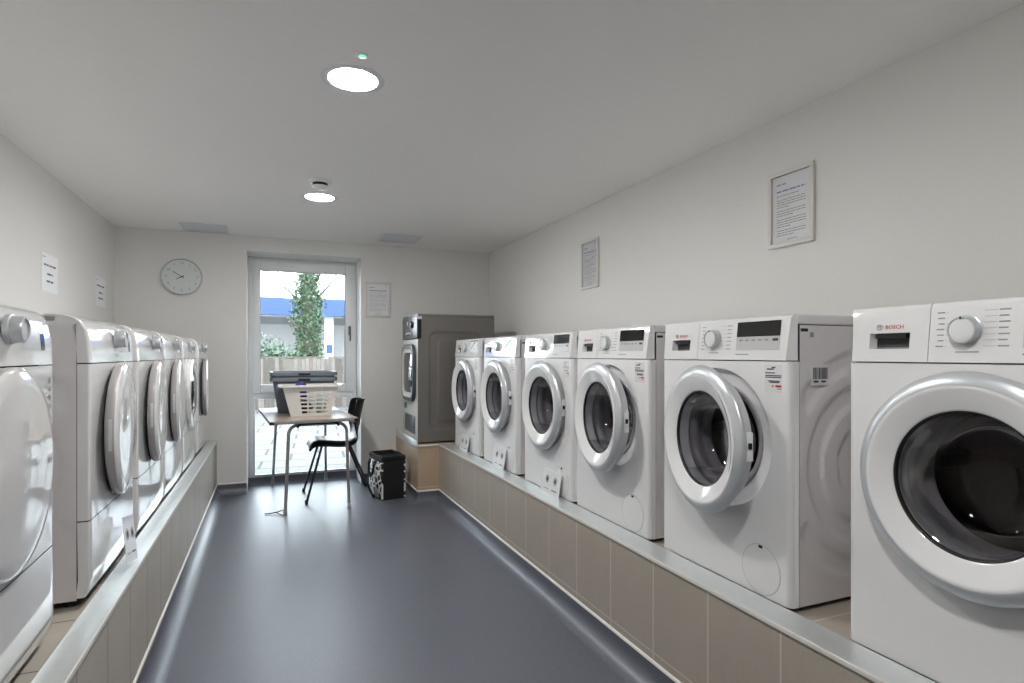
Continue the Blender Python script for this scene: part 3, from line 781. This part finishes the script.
# rounded door
def rrect(w, h, r, n=10):
    pts = []
    for cx, cz, a0 in ((w-r, h-r, 0), (-w+r, h-r, 90), (-w+r, -h+r, 180), (w-r, -h+r, 270)):
        for k in range(n+1):
            a = R(a0+90*k/n); pts.append((cx+r*math.cos(a), cz+r*math.sin(a)))
    return pts
b = MB(); rows = []
for (k, x) in ((1.0, -.002), (1.0, -.022), (.97, -.030), (.86, -.030), (.83, -.020)):
    rows.append([(x, y*k, .575+z*k) for y, z in rrect(.235, .245, .11)])
b.grid(rows, lambda i, j: 'panelblue' if i < 3 else 'stainless', cu=True); d = b.build('door', g, angle=50)
b = MB(); rows = [[(x, y*k, .575+z*k) for y, z in rrect(.235, .245, .11)] for (k, x) in ((.832, -.0205), (.62, -.0200), (.60, -.016))]
b.grid(rows, 'stainless', cu=True); b.build('door_inset', d)
b = MB(); V = b.grid([[(x, y*k, .575+z*k) for y, z in rrect(.235, .245, .11)] for (k, x) in ((.72, -.0185), (.66, -.024), (.45, -.030), (.2, -.034))], 'lcd', cu=True); b.face(V[-1], 'lcd'); b.build('door_glass', d, angle=60)
b = MB(); b.tube([(-.03, -.215, .63), (-.052, -.215, .625), (-.052, -.215, .525), (-.03, -.215, .52)], .007, 'chrome'); b.build('door_handle', d)
b = MB(); b.box(-.004, .0, -.20, .20, .055, .21, 'panelblue', .0015)
for k in range(7): b.box(-.007, -.003, -.18, .18, .07+k*.019, .078+k*.019, 'dark')
b.build('lint_door', g)
b = MB(); plate(b, .24, .12, .25, .30, .001, 'green', lambda z: 0.); b.build('sticker', g)
for y in (-.24, .24):
    for x in (.06, GD-.06):
        b = MB(); b.lathe([(0, 0), (.016, 0), (.016, -.006), (.024, -.007), (.024, -.014), (0, -.014)], 'dark', 'z', (x, y, 0), 16); b.build('foot', g)

# ------------------------------------------------------------------ leaning cards on the plinths
def lean_card(x, y, z, w, h, lean, rotz, label, roll=0.):
    t = thing('info_card', label, 'card', (x, y, z), rotz, 'small cards leaning on machines')
    T = Matrix.Rotation(lean, 4, 'Y') @ Matrix.Rotation(roll, 4, 'X')
    b = MB(); b.box(-.001, .001, -w/2, w/2, 0, h, 'card', T=T); T2 = T @ Matrix.Translation((-.0012, 0, 0))
    for yy_ in (w*.22, -w*.22):
        pr = [T2 @ Vector((-.0002, yy_+.021*math.cos(q*PI/12), h*.62+.021*math.sin(q*PI/12))) for q in range(24)]
        b.quad(pr, 'print'); b.quad([T2 @ Vector((-.0005, yy_+.010*math.cos(q*PI/12), h*.62+.010*math.sin(q*PI/12))) for q in range(24)], 'ink')
    b.box(-.0004, .0002, -w*.36, -w*.08, h*.20, h*.24, 'ink', T=T2); b.box(-.0004, .0002, w*.08, w*.36, h*.20, h*.24, 'print', T=T2)
    b.build('card_sheet', t, fix=False)
lean_card(1.362, 4.27, ZPR+.0022, .20, .125, R(10), 0, 'white card leaning against the washing machine next to the grey dryer')
lean_card(1.362, 3.53, ZPR+.0022, .20, .145, R(9), 0, 'white card leaning on the swoosh-stickered machine second from grey dryer')
lean_card(1.362, 2.77, ZPR+.0022, .21, .125, R(10), 0, 'white card with two round pictures, nearest of those on the right plinth')
lean_card(-.448, 2.38, ZPL+.022, .15, .16, R(7), PI, 'tilted white card on the left plinth against the second dryer', R(10))

# ------------------------------------------------------------------ table
TX0, TX1, TY0, TY1, TZ = -.03, .615, 4.67, 5.87, .722
t = thing('folding_table', 'rectangular laminate table on bent steel tube legs by the window', 'table', ((TX0+TX1)/2-.03, (TY0+TY1)/2, 0), R(4.6))
tx, ty = (TX1-TX0)/2, (TY1-TY0)/2
b = MB(); b.box(-tx, tx, -ty, ty, TZ-.004, TZ, 'tabletop'); b.build('tabletop', t)
b = MB(); b.box(-tx-.001, tx+.001, -ty-.001, ty+.001, TZ-.026, TZ-.0042, 'tabledge', .003); ed = b.build('edge_band', t)
for sx in (-1, 1):
    for sy in (-1, 1):
        b = MB(); b.box(sx*tx-sx*.03, sx*tx+sx*.003, sy*ty-sy*.03, sy*ty+sy*.003, TZ-.0275, TZ-.006, 'dark', .004); b.build('corner_cap', ed)
def arch(yt, yf, xa, xb, xf):
    pts = [(xa-xf, yf, .012)]
    zt = TZ-.045; r = .07
    pts.append((xa, yt+(yf-yt)*.1, zt-r))
    for k in range(1, 8):
        a = PI-k/8*PI/2; pts.append((xa+r+r*math.cos(a), yt, zt-r+r*math.sin(a)))
    pts.append((xa+r, yt, zt)); pts.append((xb-r, yt, zt))
    for k in range(1, 8):
        a = PI/2-k/8*PI/2; pts.append((xb-r+r*math.cos(a), yt, zt-r+r*math.sin(a)))
    pts.append((xb, yt+(yf-yt)*.1, zt-r)); pts.append((xb+xf, yf, .012))
    return pts
cx, cy = (TX0+TX1)/2, (TY0+TY1)/2
for yt, yf, xs in ((4.76, 4.77, 0.0), (5.76, 5.865, 0.0)):
    b = MB(); b.tube(arch(yt-cy, yf-cy, .11-cx+xs, .545-cx+xs, .022), .0125, 'tube', 12)
    f = b.build('leg_frame', t)
    for xx in (.088+xs, .567+xs):
        b = MB(); b.lathe([(0, 0), (.015, 0), (.015, .03), (.0125, .034)], 'tube' if xx < .2 else 'greyrim', 'z', (xx-cx, yf-cy, .001), 16); b.build('leg_tip', f)
for yy_ in (4.735, ):
    b = MB(); b.tube([(.17-cx, yy_-cy, TZ-.062), (.18-cx, yy_-cy, TZ-.045), (.20-cx, yy_-cy, TZ-.036), (.45-cx, yy_-cy, TZ-.036), (.47-cx, yy_-cy, TZ-.045), (.48-cx, yy_-cy, TZ-.062)], .010, 'dark', 10); b.build('stacking_bar', t)
for xx in (.02, .595):
    b = MB(); b.box(xx-.012-cx, xx+.012-cx, 4.74-cy, 5.80-cy, TZ-.045, TZ-.0262, 'tube', .002); b.build('rail', t)
b = MB(); b.tube([(.078, 4.772, .03), (.03, 4.79, .012), (-.02, 4.80, .006), (-.05, 4.80, .006)], .004, 'legblack', 8); b.tube([(.03, 4.79, .012), (.06, 4.74, .006), (.075, 4.72, .005)], .004, 'legblack', 8)
tag(b.build('loose_wire', None, (.004, .0, 0)), 'thin dark forked wire lying on floor at the near left table leg', 'wire')

# ------------------------------------------------------------------ chair
ch = thing('plastic_chair', 'black plastic shell chair with thin black tube legs beside the table', 'chair', (.53, 5.243, 0))
prof = [(-.238, .440), (-.222, .480), (-.175, .497), (-.10, .490), (0, .480), (.07, .478), (.125, .492), (.160, .535), (.178, .60), (.192, .68), (.210, .76), (.222, .815), (.232, .832)]
hwid = [v*1.0 for v in [.185, .200, .208, .212, .212, .210, .206, .200, .198, .195, .185, .165, .14]]
b = MB(); rows = []
for (x, z), w_ in zip(prof, hwid):
    row = []
    for k in range(13):
        s_ = -1+2*k/12
        seatness = 1-S((z-.49)/.2) if x > .07 else 1
        row.append((x-(1-seatness)*.085*s_*s_, w_*s_, z+seatness*(.012*s_*s_-.22*max(0, abs(s_)-.8))))
    rows.append(row)
b.grid(rows, 'poly'); sh = b.build('seat_shell', ch, angle=180)
m_ = sh.modifiers.new('sub', 'SUBSURF'); m_.levels = m_.render_levels = 2
m_ = sh.modifiers.new('sol', 'SOLIDIFY'); m_.thickness = .012; m_.offset = 0
for sx, xt, xf in ((0, -.14, -.265), (1, .085, .272)):
    for sy in (-1, 1):
        b = MB(); b.tube([(xt+(.03 if not sx else -.03), sy*.10, .462), (xt, sy*.15, .455), (xt+(xf-xt)*.1, sy*.165, .41), (xf, sy*.226, .006)], .010, 'legblack', 10)
        lg = b.build('leg', ch)
        b = MB(); b.lathe([(0, .001), (.013, .001), (.013, .025), (.011, .03)], 'dark', 'z', (xf, sy*.226, 0), 14); b.build('foot_tip', lg)
for xx in (-.11, .055):
    b = MB(); b.tube([(xx, -.105, .463), (xx, .105, .463)], .009, 'legblack', 10); b.build('crossbar', ch)

# ------------------------------------------------------------------ tubs and basket
def tub(z, label):
    t = thing('storage_tub', label, 'tub', (.26, 5.45, z), 0, 'grey tubs nested on the table'); t.scale.x = .96
    H = .30
    def rr(w, d, r, z_):
        return [(x, y, z_) for x, y in rrect(w, d, r, 6)]
    b = MB()
    rows = [rr(.215, .155, .04, .0), rr(.262, .20, .04, H), rr(.265, .203, .04, H+.002), rr(.282, .220, .05, H+.002), rr(.284, .222, .05, H-.004), rr(.284, .222, .05, H-.032), rr(.281, .219, .05, H-.032), rr(.2815, .2195, .05, H-.003), rr(.262+.0028, .2028, .04, H-.003), rr(.2178, .1578, .04, .0-.0)]
    inner = [rr(.2125, .1525, .04, .003), rr(.2595, .1975, .04, H)]
    V = b.grid(rows[1:3]+rows[3:9]+[rr(.2180, .1580, .042, 0.0)], 'tub', cu=True); b.face(V[-1], 'tub')
    V = b.grid(inner+[rows[1]], 'tub', cu=True); b.face(V[0], 'tub')
    b.build('tub_shell', t, fix=True)
    b = MB(); b.box(-.05, .05, -.2265, -.2215, H-.026, H-.008, 'dark', .002); b.build('grip', t)
    b = MB(); b.box(-.05, .05, .2215, .2265, H-.026, H-.008, 'dark', .002); b.build('grip', t)
tub(TZ+.0012, 'lower grey plastic tub standing on the table behind the white basket')
tub(TZ+.0472, 'upper grey plastic tub nested in another tub on the table')
bk = thing('laundry_basket', 'white slotted plastic laundry basket on the table in front of grey tubs', 'basket', (.295, 5.055, TZ+.001))
b = MB(); BH = .245
def bw(z): return .152+.062*z/BH, .105+.035*z/BH
def side_slots(b, P, ncol, nrow, u0, u1, v0, v1):
    """P(u,v) maps to a point; u,v 0..1; slots are left out of the wall"""
    us = [0]; 
    for k in range(ncol):
        us += [u0+(u1-u0)*(k+.10)/ncol, u0+(u1-u0)*(k+.90)/ncol]
    us += [1]; vs = [0]
    for k in range(nrow): vs += [v0+(v1-v0)*(k+.22)/nrow, v0+(v1-v0)*(k+.78)/nrow]
    vs += [1]
    b.grid([[P(u, v) for u in us] for v in vs], 'basket', skip=lambda i, j: i % 2 == 1 and j % 2 == 1)
for sy in (-1, 1):
    side_slots(b, lambda u, v: ((-1+2*u)*bw(v*BH)[0], sy*bw(v*BH)[1], v*BH), 4, 6, .27, .93, .06, .86)
for sx in (-1, 1):
    side_slots(b, lambda u, v: (sx*bw(v*BH)[0], (-1+2*u)*bw(v*BH)[1], v*BH), 3, 6, .15, .85, .06, .70)
w0, d0 = bw(0); b.quad([(-w0, -d0, 0), (w0, -d0, 0), (w0, d0, 0), (-w0, d0, 0)], 'basket')
o = b.build('basket_body', bk, smooth=False); m_ = o.modifiers.new('sol', 'SOLIDIFY'); m_.thickness = .0035; m_.offset = -1
b = MB(); w1, d1 = bw(BH)
rows = [[(x, y, z) for x, y in rrect(w1+e, d1+e2, .03, 6)] for e, e2, z in ((-.002, -.002, BH-.004), (-.002, -.002, BH+.004), (.028, .018, BH+.006), (.034, .022, BH-.002), (.032, .020, BH-.012), (.026, .016, BH-.004))]
b.grid(rows, 'basket', cu=True, cv=True); b.build('rim', bk, angle=50)
def blob(name, c, s, m, seed, label):
    b = MB(); n1, n2 = 18, 28; rows = []
    for i in range(n1+1):
        th = PI*i/n1; row = []
        for k in range(n2):
            ph = 2*PI*k/n2; v = Vector((math.sin(th)*math.cos(ph), math.sin(th)*math.sin(ph), math.cos(th)))
            q = 1+.22*noise.noise(v*2.3+Vector((seed, 0, 0)))+.12*noise.noise(v*5+Vector((0, seed, 0)))
            row.append((v.x*s[0]*q, v.y*s[1]*q, max(v.z*s[2]*q, -s[2]*.9)))
        rows.append(row)
    b.grid(rows, m, cu=True); tag(b.build(name, None, c, angle=80), label, 'laundry', 'clothes in the white basket')
blob('folded_garment', (.225, 5.055, TZ+.20), (.058, .075, .068), 'purple', 3.1, 'purple garment heaped at the top of the white basket')
blob('folded_garment', (.245, 5.055, TZ+.065), (.068, .074, .052), 'darkcloth', 7.7, 'dark garment at the bottom left of the white basket')
blob('folded_garment', (.375, 5.055, TZ+.09), (.044, .07, .074), 'greencloth', 5.2, 'pale green garment in the right half of white basket')

# ------------------------------------------------------------------ bag
bg = thing('storage_bag', 'black fabric bag with black and white patterned sides on the floor', 'bag', (.925, 5.06, .001), R(8))
x0, x1, y0, y1, H = -.100, .102, -.165, .165, .35
b = MB()
def baghex(k, z, bulge_=0.):
    return [(x0*k, y0*k, z), (x1*k, y0*k-.004, z), (x1*k+.012, 0, z), (x1*k, y1*k, z), (x0*k, y1*k, z), (x0*k-.008, 0, z)]
V = b.grid([baghex(1.0, 0), baghex(1.03, H*.5), baghex(1.0, H)], 'bag', cu=True); b.face(V[0], 'bag'); b.build('bag_body', bg, angle=20)
b = MB(); V = b.grid([baghex(1.025, H-.022), baghex(1.045, H-.012), baghex(1.035, H+.012), baghex(.96, H+.016), baghex(.94, H-.02)], 'bag', cu=True); b.face(V[-1], 'bag'); b.build('top_rim', bg, angle=30)
for sx, pts in ((-1, ((x0-.0015, y0+.003), (x0-.0095, 0), (x0-.0015, y1-.003))), (1, ((x1+.0015, y0+.003), (x1+.0135, 0), (x1+.0015, y1-.003)))):
    b = MB(); rows = []
    for z, k in ((.012, 1.0), (H*.5, 1.03), (H-.036, 1.005)):
        rows.append([(p_[0]*1.0+(k-1)*sx*.1+sx*.002, p_[1]*k, z) for p_ in pts])
    b.grid(rows, 'giraffe'); o = b.build('patterned_panel', bg); m_ = o.modifiers.new('sol', 'SOLIDIFY'); m_.thickness = .002
b = MB(); b.box(x0-.003, x0+.012, y0-.0045, y0-.001, .01, H-.036, 'giraffe'); b.box(x1-.010, x1+.004, y0-.0085, y0-.004, .01, H-.036, 'giraffe'); b.build('patterned_piping', bg)
b = MB(); b.tube([(x0-.022, -.075, H-.03), (x0-.036, -.07, H-.07), (x0-.044, -.05, H-.14), (x0-.044, .0, H-.17), (x0-.044, .05, H-.14), (x0-.036, .07, H-.07), (x0-.022, .075, H-.03)], .011, 'bag', 10); b.build('carry_handle', bg)

# ------------------------------------------------------------------ outside
b = MB(); b.box(-14, 24, WY+.125, 70, -.10, -.005, 'paving'); struct(b.build('ground_outside'))
fn = thing('wooden_fence', 'weathered vertical board fence across the yard outside the window', 'fence', (1, 14, 0))
b = MB(); rr = random.Random(5); x = -5.
while x < 9:
    w_ = rr.uniform(.07, .085); h_ = 1.13+rr.uniform(-.015, .015); b.box(x, x+w_, -.012, .012, 0, h_, rr.choice(('fence', 'fence', 'fence2', 'fence3', 'fence2'))); x += w_+rr.uniform(.002, .006)
b.build('board', fn)
b = MB(); b.box(-5, 9, .012, .06, .25, .34, 'fence'); b.box(-5, 9, .012, .06, .85, .94, 'fence'); b.box(-5, 9, -.02, .02, 1.145, 1.17, 'fence'); b.build('rail', fn)
# ivy-clad tree
tr = thing('ivy_tree', 'tall tree trunk thickly covered in green ivy beyond the fence', 'tree', (.92, 17, 0))
b = MB(); b.tube([(0, 0, 0), (.03, 0, 1.5), (-.02, 0, 3), (.03, 0, 4.4), (.05, 0, 5.5)], .2, 'bark', 12, radii=[.24, .2, .17, .13, .08]); b.build('trunk', tr)
for pts in ([(0, 0, 2.4), (-.30, 0, 2.75), (-.55, .1, 3.05), (-.95, .1, 3.2)], [(.1, 0, 2.6), (.4, 0, 2.95), (.7, 0, 3.3), (1.05, 0, 3.5)], [(0, 0, 2.9), (.3, .1, 3.4), (.6, .1, 3.9)], [(0, 0, 3.1), (-.35, 0, 3.6), (-.8, 0, 3.75)], [(-.1, -.1, 1.9), (-.35, -.2, 2.05), (-.48, -.2, 2.2)]):
    b = MB(); b.tube(pts, .02, 'bark', 8, radii=[.05, .035, .024, .01][:len(pts)]); b.build('branch', tr)
def leaves(mb, n, fn_, s0, s1, ms, rnd):
    for _ in range(n):
        p = Vector(fn_(rnd)); s_ = rnd.uniform(s0, s1)
        n_ = Vector((rnd.gauss(0, 1), rnd.gauss(-.6, 1), rnd.gauss(.5, .8))).normalized(); a = n_.orthogonal().normalized(); a.rotate(Matrix.Rotation(rnd.uniform(0, 6.28), 3, n_)); c = n_.cross(a)
        mb.quad([p-a*s_, p-c*s_*.6, p+a*s_, p+c*s_*.6], rnd.choice(ms))
rnd = random.Random(3)
def ivyp(r_):
    z = r_.uniform(.2, 4.6); a = r_.uniform(0, 2*PI)
    R_ = (.40-.05*z/2+.06*math.sin(z*3.1)+.04*math.sin(a*3+z*2))*(r_.uniform(.55, 1.02) if r_.random() < .88 else r_.uniform(1., 1.32))
    return (R_*math.cos(a)+.02, R_*math.sin(a), z)
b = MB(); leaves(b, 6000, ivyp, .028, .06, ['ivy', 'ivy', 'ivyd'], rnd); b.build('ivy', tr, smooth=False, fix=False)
b = MB()
def tw(r_):
    u = r_.random(); k = r_.choice(((-.95, 3.35), (.95, 3.55), (-.6, 3.5), (.6, 3.6), (-.45, 3.0), (.2, 4.0)))
    return (k[0]+r_.gauss(0, .16), r_.gauss(0, .15), k[1]+r_.gauss(0, .14))
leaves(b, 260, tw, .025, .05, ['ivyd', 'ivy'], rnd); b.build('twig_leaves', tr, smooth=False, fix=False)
def bush(name, c, s, n, label, ms):
    b = MB(); rnd = random.Random(int(c[0]*10)+77)
    def fp(r_):
        v = Vector((r_.gauss(0, 1), r_.gauss(0, 1), r_.gauss(0, 1))).normalized()*r_.uniform(.75, 1.05)
        return (v.x*s[0], v.y*s[1], s[2]*(.95+.9*v.z))
    leaves(b, n, fp, .05, .10, ms, rnd)
    tag(b.build(name, None, c, smooth=False, fix=False), label, 'bush', 'bushes beyond the fence')
bush('bush', (-.1, 20, 0), (.9, .6, .80), 1900, 'low green bush just left of the ivy tree beyond the fence', ['ivy', 'bush'])
bush('bush', (-1.2, 27, 0), (2.1, .8, 1.18), 2600, 'pale grey-green bush farther behind at left beyond the fence', ['bush'])
bush('bush', (3.6, 22, 0), (.7, .6, .95), 1200, 'small green bush at right edge of the view beyond the fence', ['ivy', 'bush'])
cn = thing('forecourt_canopy', 'wide canopy with blue fascia on white pillars beyond the fence', 'canopy', (2, 42, 0))
b = MB(); b.box(-16, 14, -.3, .3, 3.86, 5.03, 'canblue'); b.build('blue_fascia', cn)
b = MB(); b.box(-16, 14, .3, 12, 3.80, 4.9, 'canwhite'); b.build('canopy_roof', cn)
b = MB(); b.box(-16, 14, 11.5, 12, 0, 3.8, 'rend'); b.build('shop_wall', cn)
for x in (1.75, -9):
    b = MB(); b.box(x-.3, x+.3, .6, 1.2, 0, 3.8, 'canwhite', .04); pl = b.build('pillar', cn)
    b = MB(); b.box(x-.24, x+.24, .4, .62, .9, 2.1, 'canwhite', .03); b.box(x-.2, x+.2, .38, .41, 1.3, 1.9, 'canblue'); b.build('fuel_pump', pl)

# ------------------------------------------------------------------ world, sun
wd = bpy.data.worlds.new('World'); scene.world = wd; wd.use_nodes = True
nt = wd.node_tree; bgd = nt.nodes['Background']
tc = nt.nodes.new('ShaderNodeTexCoord'); sp = nt.nodes.new('ShaderNodeSeparateXYZ'); nt.links.new(tc.outputs['Generated'], sp.inputs[0])
rp = nt.nodes.new('ShaderNodeValToRGB'); nt.links.new(sp.outputs['Z'], rp.inputs[0])
rp.color_ramp.elements[0].color = (.88, .94, 1, 1); rp.color_ramp.elements[1].color = (.72, .86, 1., 1)
nt.links.new(rp.outputs[0], bgd.inputs['Color']); bgd.inputs['Strength'].default_value = 9.0

# ------------------------------------------------------------------ camera
cam = bpy.data.cameras.new('camera'); cam.sensor_width = 36; cam.lens = 580.5/1024*36; cam.shift_y = 12.93/1024; cam.clip_start = .02; cam.clip_end = 300
co = bpy.data.objects.new('camera', cam); C.objects.link(co); co.location = (0, 0, 1.2197); co.rotation_euler = (PI/2, 0, -R(22.519))
scene.camera = co
scene.view_settings.view_transform = 'Standard'; scene.view_settings.look = 'None'; scene.view_settings.gamma = 1; scene.view_settings.exposure = .24
scene.view_settings.use_curve_mapping = False
scene.cycles.max_bounces = 12; scene.cycles.diffuse_bounces = 6; scene.cycles.transparent_max_bounces = 16; scene.cycles.glossy_bounces = 6
scene.cycles.caustics_reflective = False; scene.cycles.sample_clamp_indirect = 6
